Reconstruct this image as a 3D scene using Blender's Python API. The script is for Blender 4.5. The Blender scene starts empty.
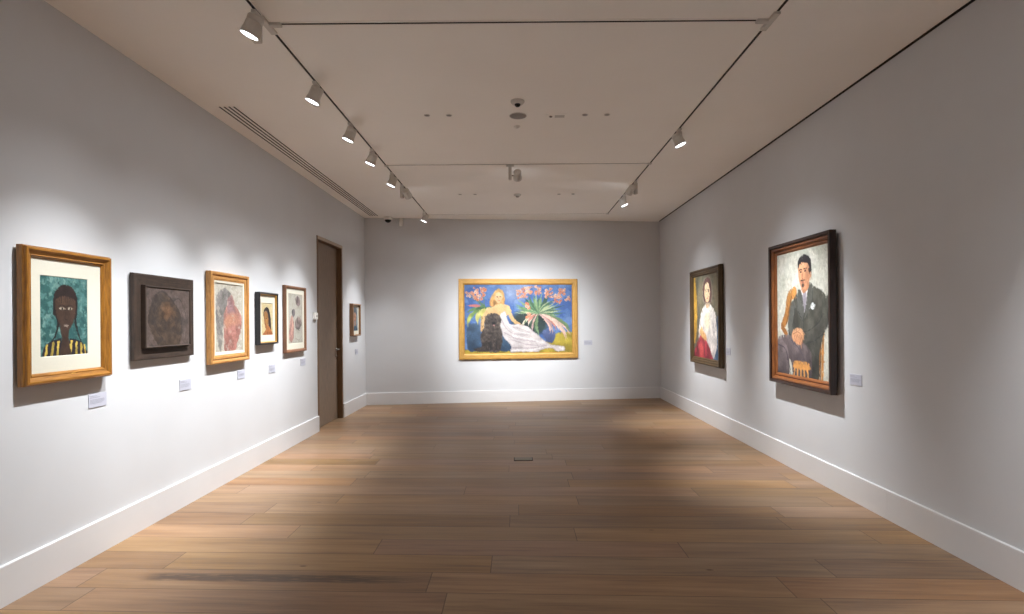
import bpy, bmesh, math, random
import numpy as np
from mathutils import Vector, Matrix
C = bpy.context.scene.collection
R = math.radians

# ------------------------------------------------------------------ materials
def srgb(c):
    return tuple(((v/255)/12.92 if v/255 <= .04045 else (((v/255)+.055)/1.055)**2.4) for v in c)
def newmat(name):
    m = bpy.data.materials.new(name); m.use_nodes = True
    nt = m.node_tree; b = nt.nodes['Principled BSDF']
    return m, nt, b
def nd(nt, typ, **kw):
    n = nt.nodes.new(typ)
    for k, v in kw.items():
        if k.startswith('i_'): n.inputs[int(k[2:])].default_value = v
        else: setattr(n, k, v)
    return n
def plain(name, col, rough=.5, metal=0., spec=.5, noise=.06, scale=30, bump=0., stretch=(1, 1, 1)):
    """flat colour broken up by a little procedural noise"""
    m, nt, b = newmat(name)
    L = nt.links.new
    tc = nd(nt, 'ShaderNodeTexCoord'); mp = nd(nt, 'ShaderNodeMapping')
    mp.inputs['Scale'].default_value = stretch
    L(tc.outputs['Object'], mp.inputs[0])
    n = nd(nt, 'ShaderNodeTexNoise'); n.inputs['Scale'].default_value = scale; n.inputs['Detail'].default_value = 4
    L(mp.outputs[0], n.inputs['Vector'])
    c = srgb(col)
    r = nd(nt, 'ShaderNodeValToRGB')
    r.color_ramp.elements[0].position = .3; r.color_ramp.elements[1].position = .7
    r.color_ramp.elements[0].color = tuple(v*(1-noise) for v in c)+(1,)
    r.color_ramp.elements[1].color = tuple(min(1, v*(1+noise)) for v in c)+(1,)
    L(n.outputs['Fac'], r.inputs[0]); L(r.outputs[0], b.inputs['Base Color'])
    b.inputs['Roughness'].default_value = rough; b.inputs['Metallic'].default_value = metal
    b.inputs['Specular IOR Level'].default_value = spec
    if bump:
        bp = nd(nt, 'ShaderNodeBump'); bp.inputs['Strength'].default_value = bump; bp.inputs['Distance'].default_value = .002
        L(n.outputs['Fac'], bp.inputs['Height']); L(bp.outputs[0], b.inputs['Normal'])
    return m
def woodmat(name, dark, light, axis, rough=.45, scale=9, metal=0., spots=0.):
    """grain running along the local axis 'x' or 'z'"""
    m, nt, b = newmat(name); L = nt.links.new
    tc = nd(nt, 'ShaderNodeTexCoord'); mp = nd(nt, 'ShaderNodeMapping')
    mp.inputs['Scale'].default_value = (1.2, 14, 14) if axis == 'x' else (14, 14, 1.2)
    L(tc.outputs['Object'], mp.inputs[0])
    n = nd(nt, 'ShaderNodeTexNoise'); n.inputs['Scale'].default_value = scale; n.inputs['Detail'].default_value = 6
    n.inputs['Roughness'].default_value = .6
    L(mp.outputs[0], n.inputs['Vector'])
    r = nd(nt, 'ShaderNodeValToRGB')
    r.color_ramp.elements[0].position = .32; r.color_ramp.elements[1].position = .68
    r.color_ramp.elements[0].color = srgb(dark)+(1,); r.color_ramp.elements[1].color = srgb(light)+(1,)
    L(n.outputs['Fac'], r.inputs[0]); out = r.outputs[0]
    if spots:
        n2 = nd(nt, 'ShaderNodeTexNoise'); n2.inputs['Scale'].default_value = 22; n2.inputs['Detail'].default_value = 3
        L(tc.outputs['Object'], n2.inputs['Vector'])
        r2 = nd(nt, 'ShaderNodeValToRGB'); r2.color_ramp.elements[0].position = .45; r2.color_ramp.elements[1].position = .7
        r2.color_ramp.elements[0].color = (1, 1, 1, 1); r2.color_ramp.elements[1].color = (1-spots,)*3+(1,)
        L(n2.outputs['Fac'], r2.inputs[0])
        mx = nd(nt, 'ShaderNodeMix', data_type='RGBA', blend_type='MULTIPLY'); mx.inputs[0].default_value = 1
        L(out, mx.inputs[6]); L(r2.outputs[0], mx.inputs[7]); out = mx.outputs[2]
    L(out, b.inputs['Base Color'])
    b.inputs['Roughness'].default_value = rough; b.inputs['Metallic'].default_value = metal
    bp = nd(nt, 'ShaderNodeBump'); bp.inputs['Strength'].default_value = .25; bp.inputs['Distance'].default_value = .002
    L(n.outputs['Fac'], bp.inputs['Height']); L(bp.outputs[0], b.inputs['Normal'])
    return m
def woodpair(name, dark, light, **k):
    return [woodmat(name+' rails', dark, light, 'x', **k), woodmat(name+' stiles', dark, light, 'z', **k)]

PLANK, PHASE, SKEW = .262, 3.23, -.045
def floormat():
    m, nt, b = newmat('oak floorboards'); L = nt.links.new
    def math_(op, a, b_=None, c=None):
        n = nd(nt, 'ShaderNodeMath', operation=op)
        for i, v in enumerate((a, b_, c)):
            if v is None: continue
            if isinstance(v, (int, float)): n.inputs[i].default_value = v
            else: L(v, n.inputs[i])
        return n.outputs[0]
    tc = nd(nt, 'ShaderNodeTexCoord'); sp = nd(nt, 'ShaderNodeSeparateXYZ'); L(tc.outputs['Object'], sp.inputs[0])
    X, Y = sp.outputs[0], sp.outputs[1]
    yy = math_('SUBTRACT', Y, math_('MULTIPLY', X, SKEW))
    rowf = math_('DIVIDE', math_('SUBTRACT', yy, PHASE), PLANK)
    row = math_('FLOOR', rowf); fr = math_('FRACT', rowf)
    wn = nd(nt, 'ShaderNodeTexWhiteNoise', noise_dimensions='1D'); L(row, wn.inputs['W'])
    xo = math_('ADD', math_('DIVIDE', X, 2.15), math_('MULTIPLY', wn.outputs['Value'], 7.31))
    col = math_('FLOOR', xo); fx = math_('FRACT', xo)
    cb = nd(nt, 'ShaderNodeCombineXYZ'); L(row, cb.inputs[0]); L(col, cb.inputs[1])
    w2 = nd(nt, 'ShaderNodeTexWhiteNoise', noise_dimensions='3D'); L(cb.outputs[0], w2.inputs['Vector'])
    rnd = w2.outputs['Value']
    # grain
    gv = nd(nt, 'ShaderNodeCombineXYZ')
    L(math_('ADD', math_('MULTIPLY', X, .9), math_('MULTIPLY', rnd, 40)), gv.inputs[0]); L(math_('MULTIPLY', yy, 16), gv.inputs[1]); L(math_('MULTIPLY', rnd, 17), gv.inputs[2])
    g = nd(nt, 'ShaderNodeTexNoise'); g.inputs['Scale'].default_value = 2.2; g.inputs['Detail'].default_value = 7; g.inputs['Roughness'].default_value = .62; g.inputs['Distortion'].default_value = .4
    L(gv.outputs[0], g.inputs['Vector'])
    gv2 = nd(nt, 'ShaderNodeCombineXYZ')
    L(math_('ADD', math_('MULTIPLY', X, .5), math_('MULTIPLY', rnd, 90)), gv2.inputs[0]); L(math_('MULTIPLY', yy, 5), gv2.inputs[1])
    g2 = nd(nt, 'ShaderNodeTexNoise'); g2.inputs['Scale'].default_value = 1.6; g2.inputs['Detail'].default_value = 3
    L(gv2.outputs[0], g2.inputs['Vector'])
    r1 = nd(nt, 'ShaderNodeValToRGB'); e = r1.color_ramp.elements
    e[0].position = .30; e[0].color = srgb((112, 83, 59))+(1,)
    e[1].position = .72; e[1].color = srgb((170, 137, 103))+(1,)
    mid = r1.color_ramp.elements.new(.5); mid.color = srgb((146, 113, 81))+(1,)
    L(math_('ADD', math_('MULTIPLY', g.outputs['Fac'], .55), math_('MULTIPLY', g2.outputs['Fac'], .45)), r1.inputs[0])
    # per-board tone
    hs = nd(nt, 'ShaderNodeHueSaturation'); L(r1.outputs[0], hs.inputs['Color'])
    L(math_('ADD', math_('MULTIPLY', rnd, .3), .82), hs.inputs['Value'])
    sepc = nd(nt, 'ShaderNodeSeparateXYZ'); L(w2.outputs['Color'], sepc.inputs[0])
    L(math_('ADD', math_('MULTIPLY', sepc.outputs[1], .2), .86), hs.inputs['Saturation'])
    L(math_('ADD', math_('MULTIPLY', sepc.outputs[2], .012), .494), hs.inputs['Hue'])
    # knots
    kv = nd(nt, 'ShaderNodeCombineXYZ'); L(math_('MULTIPLY', X, 1.1), kv.inputs[0]); L(math_('MULTIPLY', yy, 2.6), kv.inputs[1])
    vo = nd(nt, 'ShaderNodeTexVoronoi'); vo.inputs['Scale'].default_value = 1.; L(kv.outputs[0], vo.inputs['Vector'])
    kr = nd(nt, 'ShaderNodeValToRGB'); kr.color_ramp.elements[0].position = .012; kr.color_ramp.elements[1].position = .035
    kr.color_ramp.elements[0].color = (.35, .3, .26, 1); kr.color_ramp.elements[1].color = (1, 1, 1, 1)
    L(vo.outputs['Distance'], kr.inputs[0])
    mk = nd(nt, 'ShaderNodeMix', data_type='RGBA', blend_type='MULTIPLY'); mk.inputs[0].default_value = 1
    L(hs.outputs[0], mk.inputs[6]); L(kr.outputs[0], mk.inputs[7])
    # one dark heartwood streak in the board near the camera on the left
    sy = math_('SUBTRACT', yy, 3.385)
    band = math_('MINIMUM', 1, math_('MULTIPLY', 2.2, math_('SUBTRACT', 1, math_('MINIMUM', 1, math_('ABSOLUTE', math_('DIVIDE', sy, .062))))))
    xin = nd(nt, 'ShaderNodeMapRange', interpolation_type='SMOOTHSTEP'); L(X, xin.inputs[0]); xin.inputs[1].default_value = -2.45; xin.inputs[2].default_value = -2.2
    xout = nd(nt, 'ShaderNodeMapRange', interpolation_type='SMOOTHSTEP'); L(X, xout.inputs[0]); xout.inputs[1].default_value = -.2; xout.inputs[2].default_value = -1.3
    st = math_('MULTIPLY', math_('MULTIPLY', band, xin.outputs[0]), xout.outputs[0])
    nv = nd(nt, 'ShaderNodeCombineXYZ'); L(math_('MULTIPLY', X, 5), nv.inputs[0]); L(math_('MULTIPLY', yy, 60), nv.inputs[1])
    n3 = nd(nt, 'ShaderNodeTexNoise'); n3.inputs['Scale'].default_value = 1.5; n3.inputs['Detail'].default_value = 5; L(nv.outputs[0], n3.inputs['Vector'])
    mr = nd(nt, 'ShaderNodeMapRange'); L(n3.outputs['Fac'], mr.inputs[0]); mr.inputs[1].default_value = .3; mr.inputs[2].default_value = .52
    st = math_('MULTIPLY', st, mr.outputs[0])
    ms = nd(nt, 'ShaderNodeMix', data_type='RGBA'); L(math_('MINIMUM', st, .75), ms.inputs[0]); L(mk.outputs[2], ms.inputs[6]); ms.inputs[7].default_value = srgb((62, 46, 36))+(1,)
    # seams
    ed = math_('MINIMUM', fr, math_('SUBTRACT', 1, fr))
    ex = math_('MULTIPLY', math_('MINIMUM', fx, math_('SUBTRACT', 1, fx)), 2.15/PLANK)
    dist = math_('MINIMUM', ed, ex)
    sm = nd(nt, 'ShaderNodeMapRange', interpolation_type='SMOOTHSTEP'); L(dist, sm.inputs[0]); sm.inputs[1].default_value = .004; sm.inputs[2].default_value = .017
    sm.inputs[3].default_value = .42; sm.inputs[4].default_value = 1.
    mm = nd(nt, 'ShaderNodeMix', data_type='RGBA', blend_type='MULTIPLY'); mm.inputs[0].default_value = 1
    L(ms.outputs[2], mm.inputs[6]); L(sm.outputs[0], mm.inputs[7])
    L(mm.outputs[2], b.inputs['Base Color'])
    rr = nd(nt, 'ShaderNodeMapRange'); L(g.outputs['Fac'], rr.inputs[0]); rr.inputs[1].default_value = .3; rr.inputs[2].default_value = .7
    rr.inputs[3].default_value = .36; rr.inputs[4].default_value = .5
    L(rr.outputs[0], b.inputs['Roughness']); b.inputs['Specular IOR Level'].default_value = .35
    bp = nd(nt, 'ShaderNodeBump'); bp.inputs['Strength'].default_value = .35; bp.inputs['Distance'].default_value = .0015
    L(math_('ADD', sm.outputs[0], math_('MULTIPLY', g.outputs['Fac'], .5)), bp.inputs['Height']); L(bp.outputs[0], b.inputs['Normal'])
    return m

M = {}
M['wall'] = plain('white wall paint', (206, 206, 207), .85, noise=.012, scale=3, spec=.2)
M['ceiling'] = plain('white ceiling paint', (251, 247, 241), .9, noise=.01, scale=2, spec=.2)
M['skirt'] = plain('white satin trim paint', (216, 215, 215), .45, noise=.01, scale=6, spec=.4)
M['dark'] = plain('dark recess', (38, 30, 25), .8, noise=.1)
M['lamp'] = plain('light grey powder coat', (206, 201, 194), .5, noise=.03, scale=60)
M['lampdark'] = plain('grey lamp back', (165, 158, 150), .55, noise=.04, scale=60)
M['white'] = plain('white plastic', (234, 231, 226), .5, noise=.02)
M['card'] = plain('caption card', (186, 186, 197), .7, noise=.015)
M['ink'] = plain('grey print', (146, 146, 156), .8, noise=.02)
M['grille'] = plain('grey speaker mesh', (150, 144, 138), .7, noise=.1, scale=300)
M['smoked'] = plain('smoked dome', (18, 17, 17), .15, noise=.02)
M['steel'] = plain('brushed steel', (170, 165, 158), .3, metal=1., noise=.05)
M['bronze'] = plain('bronze floor plate', (112, 104, 88), .45, metal=.6, noise=.08)
M['cream'] = plain('cream mount board', (206, 201, 184), .9, noise=.015, scale=80)
M['gilt'] = plain('gilt edge', (196, 150, 78), .4, metal=.4, noise=.08)
M['headstrip'] = plain('pale oak strip', (176, 156, 136), .5)
M['backing'] = plain('backing board', (90, 78, 66), .9)
M['floor'] = floormat()
DW = woodpair('walnut door', (116, 98, 82), (142, 122, 104), rough=.5, scale=5)
DF = woodpair('dark door lining', (98, 72, 48), (126, 96, 66), rough=.5, scale=5)
def lensmat():
    m, nt, b = newmat('lit lens')
    b.inputs['Base Color'].default_value = (.8, .8, .85, 1)
    b.inputs['Emission Color'].default_value = (.93, .96, 1, 1); b.inputs['Emission Strength'].default_value = 9
    return m
M['lens'] = lensmat()
def paintmat():
    m, nt, b = newmat('painted surface'); L = nt.links.new
    a = nd(nt, 'ShaderNodeAttribute', attribute_name='paint'); L(a.outputs['Color'], b.inputs['Base Color'])
    b.inputs['Roughness'].default_value = .62; b.inputs['Specular IOR Level'].default_value = .3
    tc = nd(nt, 'ShaderNodeTexCoord'); n = nd(nt, 'ShaderNodeTexNoise'); n.inputs['Scale'].default_value = 90
    L(tc.outputs['Object'], n.inputs['Vector'])
    bp = nd(nt, 'ShaderNodeBump'); bp.inputs['Strength'].default_value = .2; bp.inputs['Distance'].default_value = .001
    L(n.outputs['Fac'], bp.inputs['Height']); L(bp.outputs[0], b.inputs['Normal'])
    return m
M['paint'] = paintmat()

# ------------------------------------------------------------------ mesh helpers
def obj(name, bm, mats, parent=None, smooth=False):
    me = bpy.data.meshes.new(name)
    bmesh.ops.recalc_face_normals(bm, faces=bm.faces[:])
    bm.to_mesh(me); bm.free()
    for m in (mats if isinstance(mats, (list, tuple)) else [mats]): me.materials.append(m)
    if smooth:
        for p in me.polygons: p.use_smooth = True
    o = bpy.data.objects.new(name, me); C.objects.link(o)
    if parent: o.parent = parent
    return o
def tag(o, label, cat, group=None, kind=None):
    if kind: o['kind'] = kind
    o['label'] = label; o['category'] = cat
    if group: o['group'] = group
    return o
def thing(name, label, cat, loc, rot=(0, 0, 0), group=None):
    o = bpy.data.objects.new(name, None); C.objects.link(o); o.empty_display_size = .1
    o.location = loc; o.rotation_euler = rot
    return tag(o, label, cat, group)
def struct(name, bm, mats, parent=None, label=None, cat=None):
    o = obj(name, bm, mats, parent)
    if parent is None:
        o['kind'] = 'structure'
        if label: o['label'] = label; o['category'] = cat
    return o
def box(bm, a, b, mi=0, bevel=0.):
    x0, y0, z0 = a; x1, y1, z1 = b
    t = bmesh.new()
    vs = [t.verts.new(p) for p in ((x0, y0, z0), (x1, y0, z0), (x1, y1, z0), (x0, y1, z0), (x0, y0, z1), (x1, y0, z1), (x1, y1, z1), (x0, y1, z1))]
    for f in ((0, 3, 2, 1), (4, 5, 6, 7), (0, 1, 5, 4), (1, 2, 6, 5), (2, 3, 7, 6), (3, 0, 4, 7)):
        t.faces.new([vs[i] for i in f])
    if bevel: bmesh.ops.bevel(t, geom=t.edges[:], offset=bevel, segments=2, affect='EDGES')
    merge(bm, t, mi)
def merge(bm, t, mi=0, mat=None):
    if mat is not None: bmesh.ops.transform(t, matrix=mat, verts=t.verts[:])
    d = {v: bm.verts.new(v.co) for v in t.verts}
    for f in t.faces:
        nf = bm.faces.new([d[v] for v in f.verts]); nf.material_index = mi; nf.smooth = f.smooth
    t.free()
def prism(bm, pts, z0, z1, mi=0):
    lo = [bm.verts.new((x, y, z0)) for x, y in pts]; hi = [bm.verts.new((x, y, z1)) for x, y in pts]
    fs = [bm.faces.new(lo[::-1]), bm.faces.new(hi)]
    n = len(pts)
    for i in range(n): fs.append(bm.faces.new((lo[i], lo[(i+1) % n], hi[(i+1) % n], hi[i])))
    for f in fs: f.material_index = mi
def lathe(bm, prof, n=28, mat=None, mi=0, cap=True):
    """prof: (radius, z) revolved about z"""
    t = bmesh.new(); rings = []
    for r, z in prof:
        rings.append([t.verts.new((r*math.cos(2*math.pi*i/n), r*math.sin(2*math.pi*i/n), z)) for i in range(n)])
    for a, b in zip(rings, rings[1:]):
        for i in range(n):
            f = t.faces.new((a[i], a[(i+1) % n], b[(i+1) % n], b[i])); f.smooth = True
    if cap:
        t.faces.new(rings[0][::-1]); t.faces.new(rings[-1])
    merge(bm, t, mi, mat)

# ------------------------------------------------------------------ room dimensions
XL, XR, H = -2.95, 2.955, 3.636
YF = -3.0                                   # wall behind the camera
MB = (11.35-10.68)/(2.95+2.943)             # the end wall is not square to the room
def yb(x): return 10.68+MB*(x+2.943)
SK = math.atan(MB)

# floor, ceiling
bm = bmesh.new(); prism(bm, [(XL-.3, YF-.2), (XR+.2, YF-.2), (XR+.2, yb(XR)+.3), (XL-.3, yb(XL)+.3)], -.12, 0); struct('floor', bm, M['floor'])
bm = bmesh.new(); prism(bm, [(XL, YF), (XR-.03, YF), (XR-.03, yb(XR)), (XL, yb(XL))], H, H+.1); struct('ceiling', bm, M['ceiling'])
# shadow gap between ceiling and right wall, its shade painted as a dark strip
bm = bmesh.new(); prism(bm, [(XR-.03, YF), (XR, YF), (XR, yb(XR)), (XR-.03, yb(XR))], H+.06, H+.1); box(bm, (XR-.005, YF, H-.001), (XR, yb(XR)-.01, H+.059)); struct('trim_1', bm, M['dark'])
# walls
D0, D1, DH = 8.117, 9.285, 2.9
bm = bmesh.new()
prism(bm, [(XL-.2, YF), (XL, YF), (XL, D0), (XL-.2, D0)], 0, H+.1)
prism(bm, [(XL-.2, D0), (XL, D0), (XL, D1), (XL-.2, D1)], DH, H+.1)
prism(bm, [(XL-.2, D1), (XL, D1), (XL, yb(XL)), (XL-.2, yb(XL))], 0, H+.1)
struct('wall_left', bm, M['wall'])
bm = bmesh.new(); prism(bm, [(XR, YF), (XR+.2, YF), (XR+.2, yb(XR)+.2), (XR, yb(XR)+.2)], 0, H+.1); struct('wall_right', bm, M['wall'])
bm = bmesh.new(); prism(bm, [(XL-.2, yb(XL-.2)), (XR, yb(XR)), (XR, yb(XR)+.2), (XL-.2, yb(XL-.2)+.2)], 0, H+.1); struct('wall_back', bm, M['wall'])
bm = bmesh.new(); prism(bm, [(XL-.2, YF-.2), (XR+.2, YF-.2), (XR+.2, YF), (XL-.2, YF)], 0, H+.1); struct('wall_front', bm, M['wall'])
# baseboards: a board with a ledge and a fine bevel
BH, BT = .232, .021
def skirting(bm, a, b, n):
    """from a to b along the floor, n = unit normal into the room"""
    a = Vector(a); b = Vector(b); n = Vector(n)
    prof = [(0, 0), (BT, 0), (BT, BH-.004), (BT-.004, BH), (0, BH)]
    ra = [bm.verts.new((a.x+n.x*d, a.y+n.y*d, z)) for d, z in prof]; rb = [bm.verts.new((b.x+n.x*d, b.y+n.y*d, z)) for d, z in prof]
    k = len(prof)
    for i in range(k): bm.faces.new((ra[i], ra[(i+1) % k], rb[(i+1) % k], rb[i]))
    bm.faces.new(ra); bm.faces.new(rb[::-1])
bm = bmesh.new(); skirting(bm, (XL, YF), (XL, D0+.005), (1, 0)); skirting(bm, (XL, D1), (XL, yb(XL)-.004), (1, 0)); struct('baseboard_left', bm, M['skirt'])
bm = bmesh.new()
for y0, y1 in ((YF, 4.38), (4.382, 7.55), (7.553, yb(XR)-.004)): skirting(bm, (XR, y0), (XR, y1), (-1, 0))
struct('baseboard_right', bm, M['skirt'])
nb = Vector((math.sin(SK), -math.cos(SK), 0))
bm = bmesh.new(); skirting(bm, (XL+BT, yb(XL+BT)), (XR-BT, yb(XR-BT)), (nb.x, nb.y)); struct('baseboard_back', bm, M['skirt'])
bm = bmesh.new(); skirting(bm, (XL+BT, YF), (XR-BT, YF), (0, 1)); struct('baseboard_front', bm, M['skirt'])

# ------------------------------------------------------------------ door in the left wall
dr = bpy.data.objects.new('door_1', None); C.objects.link(dr); dr.location = (XL, (D0+D1)/2, 0); dr['kind'] = 'structure'
w = (D1-D0)/2
bm = bmesh.new()          # lining: two jambs and a head, standing 6 mm proud of the wall
for s in (-1, 1): 
    a, b = sorted((s*w, s*(w-.055)))
    box(bm, (-.19, a+.001, 0), (.008, b-.001, DH-.001), 0, .002)
obj('door_jamb', bm, [DF[1]], dr)
bm = bmesh.new(); box(bm, (-.19, -w+.055, DH-.055), (.008, w-.055, DH-.001), 0, .002); obj('door_head', bm, [DF[0]], dr)
bm = bmesh.new(); box(bm, (.0085, -w+.004, DH-.05), (.014, w-.004, DH-.006), 0, .002); o = obj('head_strip', bm, M['headstrip'], dr); o['label'] = 'pale strip along the top of the door frame'
bm = bmesh.new(); box(bm, (-.12, -w+.057, .006), (-.072, w-.057, DH-.058), 0, .002); leaf = obj('door_leaf', bm, [DW[1]], dr)
bm = bmesh.new()
hy = w-.115
lathe(bm, [(.026, 0), (.026, .008), (.011, .01), (.011, .05)], 20, Matrix.Translation((-.072, hy, 1.16)) @ Matrix.Rotation(R(90), 4, 'Y'))
box(bm, (-.032, hy-.12, 1.15), (-.016, hy+.012, 1.17), 0, .005)
h = obj('door_handle', bm, M['steel'], leaf)
bm = bmesh.new(); lathe(bm, [(.024, 0), (.024, .008), (.014, .01), (.012, .018)], 20, Matrix.Translation((-.072, hy, 1.045)) @ Matrix.Rotation(R(90), 4, 'Y'))
obj('lock_cylinder', bm, M['steel'], leaf)

# ------------------------------------------------------------------ pigment painter
def smooth_closed(pts, k=7):
    P = np.array(pts, float); n = len(P); out = []
    for i in range(n):
        p0, p1, p2, p3 = P[i-1], P[i], P[(i+1) % n], P[(i+2) % n]
        for t in np.linspace(0, 1, k, endpoint=False):
            out.append(.5*((2*p1)+(-p0+p2)*t+(2*p0-5*p1+4*p2-p3)*t*t+(-p0+3*p1-3*p2+p3)*t**3))
    return np.array(out)
def smooth_open(pts, k=8):
    P = np.array(pts, float)
    if len(P) < 3: return P
    Q = np.vstack([2*P[0]-P[1], P, 2*P[-1]-P[-2]]); out = []
    for i in range(1, len(Q)-2):
        p0, p1, p2, p3 = Q[i-1:i+3]
        for t in np.linspace(0, 1, k, endpoint=False):
            out.append(.5*((2*p1)+(-p0+p2)*t+(2*p0-5*p1+4*p2-p3)*t*t+(-p0+3*p1-3*p2+p3)*t**3))
    out.append(P[-1]); return np.array(out)
class Art:
    def __init__(s, w, h, nx, seed, bg, k=.84, sat=.86):
        s.k, s.sat = k, sat
        s.w, s.h = w, h; s.nx = nx; s.ny = max(2, int(round(nx*h/w))); s.a = h/w
        s.rng = np.random.RandomState(seed)
        u = np.linspace(0, 1, s.nx+1); v = np.linspace(0, 1, s.ny+1)
        s.U, s.V = np.meshgrid(u, v); s.Vm = s.V*s.a
        s.col = np.zeros(s.U.shape+(3,)); s.col[:] = bg
    def vnoise(s, fu, fv):
        gu, gv = max(2, int(fu)), max(2, int(fv)); g = s.rng.rand(gv+1, gu+1)
        x = s.U*gu*.9999; y = s.V*gv*.9999; i = x.astype(int); j = y.astype(int); fx = x-i; fy = y-j
        fx = fx*fx*(3-2*fx); fy = fy*fy*(3-2*fy)
        return (g[j, i]*(1-fx)+g[j, i+1]*fx)*(1-fy)+(g[j+1, i]*(1-fx)+g[j+1, i+1]*fx)*fy
    def lay(s, mask, c, c2=None, ax=(0, 1), op=1., var=0., f=(14, 14)):
        c = np.array(c, float)
        if c2 is not None:
            m = mask > .01
            if not m.any(): return
            t = s.U*ax[0]+s.V*ax[1]; lo, hi = t[m].min(), t[m].max(); t = np.clip((t-lo)/max(1e-6, hi-lo), 0, 1)[..., None]
            c = c*(1-t)+np.array(c2, float)*t
        if var: c = c*(1+var*(s.vnoise(*f)-.5)[..., None]*2)
        k = (mask*op)[..., None]; s.col = s.col*(1-k)+c*k
    def _poly(s, P, soft):
        x, y = s.U, s.Vm; px, py = P[:, 0], P[:, 1]*s.a; ins = np.zeros(x.shape, bool); d2 = np.full(x.shape, 9.)
        for i in range(len(P)):
            x0, y0, x1, y1 = px[i-1], py[i-1], px[i], py[i]
            if y0 != y1:
                c = ((y0 > y) != (y1 > y)) & (x < (x1-x0)*(y-y0)/(y1-y0)+x0); ins ^= c
            dx, dy = x1-x0, y1-y0; l = dx*dx+dy*dy+1e-12
            t = np.clip(((x-x0)*dx+(y-y0)*dy)/l, 0, 1); d2 = np.minimum(d2, (x-x0-t*dx)**2+(y-y0-t*dy)**2)
        sd = np.sqrt(d2)*np.where(ins, -1, 1)
        return np.clip(.5-sd/soft, 0, 1)
    def poly(s, pts, c, c2=None, soft=.01, curve=True, edge=None, **k):
        P = smooth_closed(pts) if curve else np.array(pts, float)
        m = s._poly(P, soft)
        if edge is not None: s.line(list(map(tuple, P))+[tuple(P[0])], .006, .006, edge, raw=True)
        s.lay(m, c, c2, **k); return m
    def line(s, pts, w0, w1, c, c2=None, soft=.006, raw=False, **k):
        P = np.array(pts, float) if raw else smooth_open(pts); x, y = s.U, s.Vm; best = np.full(x.shape, 9.); n = len(P)-1
        for i in range(n):
            x0, y0 = P[i][0], P[i][1]*s.a; dx, dy = P[i+1][0]-x0, P[i+1][1]*s.a-y0; l = dx*dx+dy*dy+1e-12
            t = np.clip(((x-x0)*dx+(y-y0)*dy)/l, 0, 1); d = np.sqrt((x-x0-t*dx)**2+(y-y0-t*dy)**2)
            best = np.minimum(best, d-(w0+(w1-w0)*(i+t)/n)/2)
        s.lay(np.clip(.5-best/soft, 0, 1), c, c2, **k)
    def leaf(s, a, b, bend, wd, c, c2=None, **k):
        """a leaf-shaped stroke, widest in the middle"""
        a = np.array(a, float); b = np.array(b, float); d = b-a; n = np.array([-d[1], d[0]]); m = (a+b)/2+n*bend
        ts = np.linspace(0, 1, 9); c_ = [(1-t)**2*a+2*t*(1-t)*m+t*t*b for t in ts]
        L = [p+n/np.linalg.norm(n)*wd*math.sin(math.pi*(.08+.92*t)) for p, t in zip(c_, ts)]
        Rr = [p-n/np.linalg.norm(n)*wd*math.sin(math.pi*(.08+.92*t)) for p, t in zip(c_, ts)]
        s.lay(s._poly(np.array(L+Rr[::-1]), .006), c, c2, **k)
    def ell(s, cu, cv, ru, rv, c, c2=None, rot=0, soft=.012, **k):
        t = np.linspace(0, 2*math.pi, 28, endpoint=False); x = ru*np.cos(t); y = rv*s.a*np.sin(t); cr, sr = math.cos(rot), math.sin(rot)
        P = np.stack([cu+x*cr-y*sr, cv+(x*sr+y*cr)/s.a], 1); s.lay(s._poly(P, soft), c, c2, **k)
    def blotch(s, c, f, th=.55, op=.6, soft=.12, mask=1.):
        n = s.vnoise(*f)*.65+s.vnoise(f[0]*2.3, f[1]*2.3)*.35; s.lay(np.clip((n-th)/soft, 0, 1)*mask, c, op=op)
    def grain(s, amt=.05):
        s.col *= (1+amt*(s.rng.rand(*s.U.shape)-.5)[..., None]*2)*(1+amt*(s.vnoise(40, 40*s.a)-.5)[..., None]*2)
    def warp(s, amt, fq):
        du = (s.vnoise(fq, fq*s.a)-.5)*amt*2; dv = (s.vnoise(fq, fq*s.a)-.5)*amt*2/s.a
        i = np.clip(((s.U+du)*s.nx), 0, s.nx).round().astype(int); j = np.clip(((s.V+dv)*s.ny), 0, s.ny).round().astype(int)
        s.col = s.col[j, i]
    def dabs(s, n, ln, wd, amt, seed=1, horiz=.5):
        """short brush strokes that pick up the colour beneath them, lighter or darker"""
        r = random.Random(seed)
        for _ in range(n):
            u, v = r.random(), r.random(); j, i = int(v*s.ny), int(u*s.nx); c = s.col[j, i]*(1+r.uniform(-amt, amt))+r.uniform(-8, 8)
            a = r.uniform(0, math.pi) if r.random() > horiz else r.gauss(1.2, .4); x, y = u+math.cos(a)*ln, v+math.sin(a)*ln/s.a
            # local window only, for speed
            i0, i1 = max(0, int((min(u, x)-wd*2)*s.nx)), min(s.nx, int((max(u, x)+wd*2)*s.nx)+1); j0, j1 = max(0, int((min(v, y)-wd*2/s.a)*s.ny)), min(s.ny, int((max(v, y)+wd*2/s.a)*s.ny)+1)
            if i1 <= i0 or j1 <= j0: continue
            X, Y = s.U[j0:j1, i0:i1], s.Vm[j0:j1, i0:i1]; dx, dy = x-u, (y-v)*s.a; l = dx*dx+dy*dy+1e-9
            t = np.clip(((X-u)*dx+(Y-v*s.a)*dy)/l, 0, 1); d = np.sqrt((X-u-t*dx)**2+(Y-v*s.a-t*dy)**2)
            k = (np.clip(.5-(d-wd/2)/.006, 0, 1)*.6)[..., None]; s.col[j0:j1, i0:i1] = s.col[j0:j1, i0:i1]*(1-k)+c*k
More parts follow.
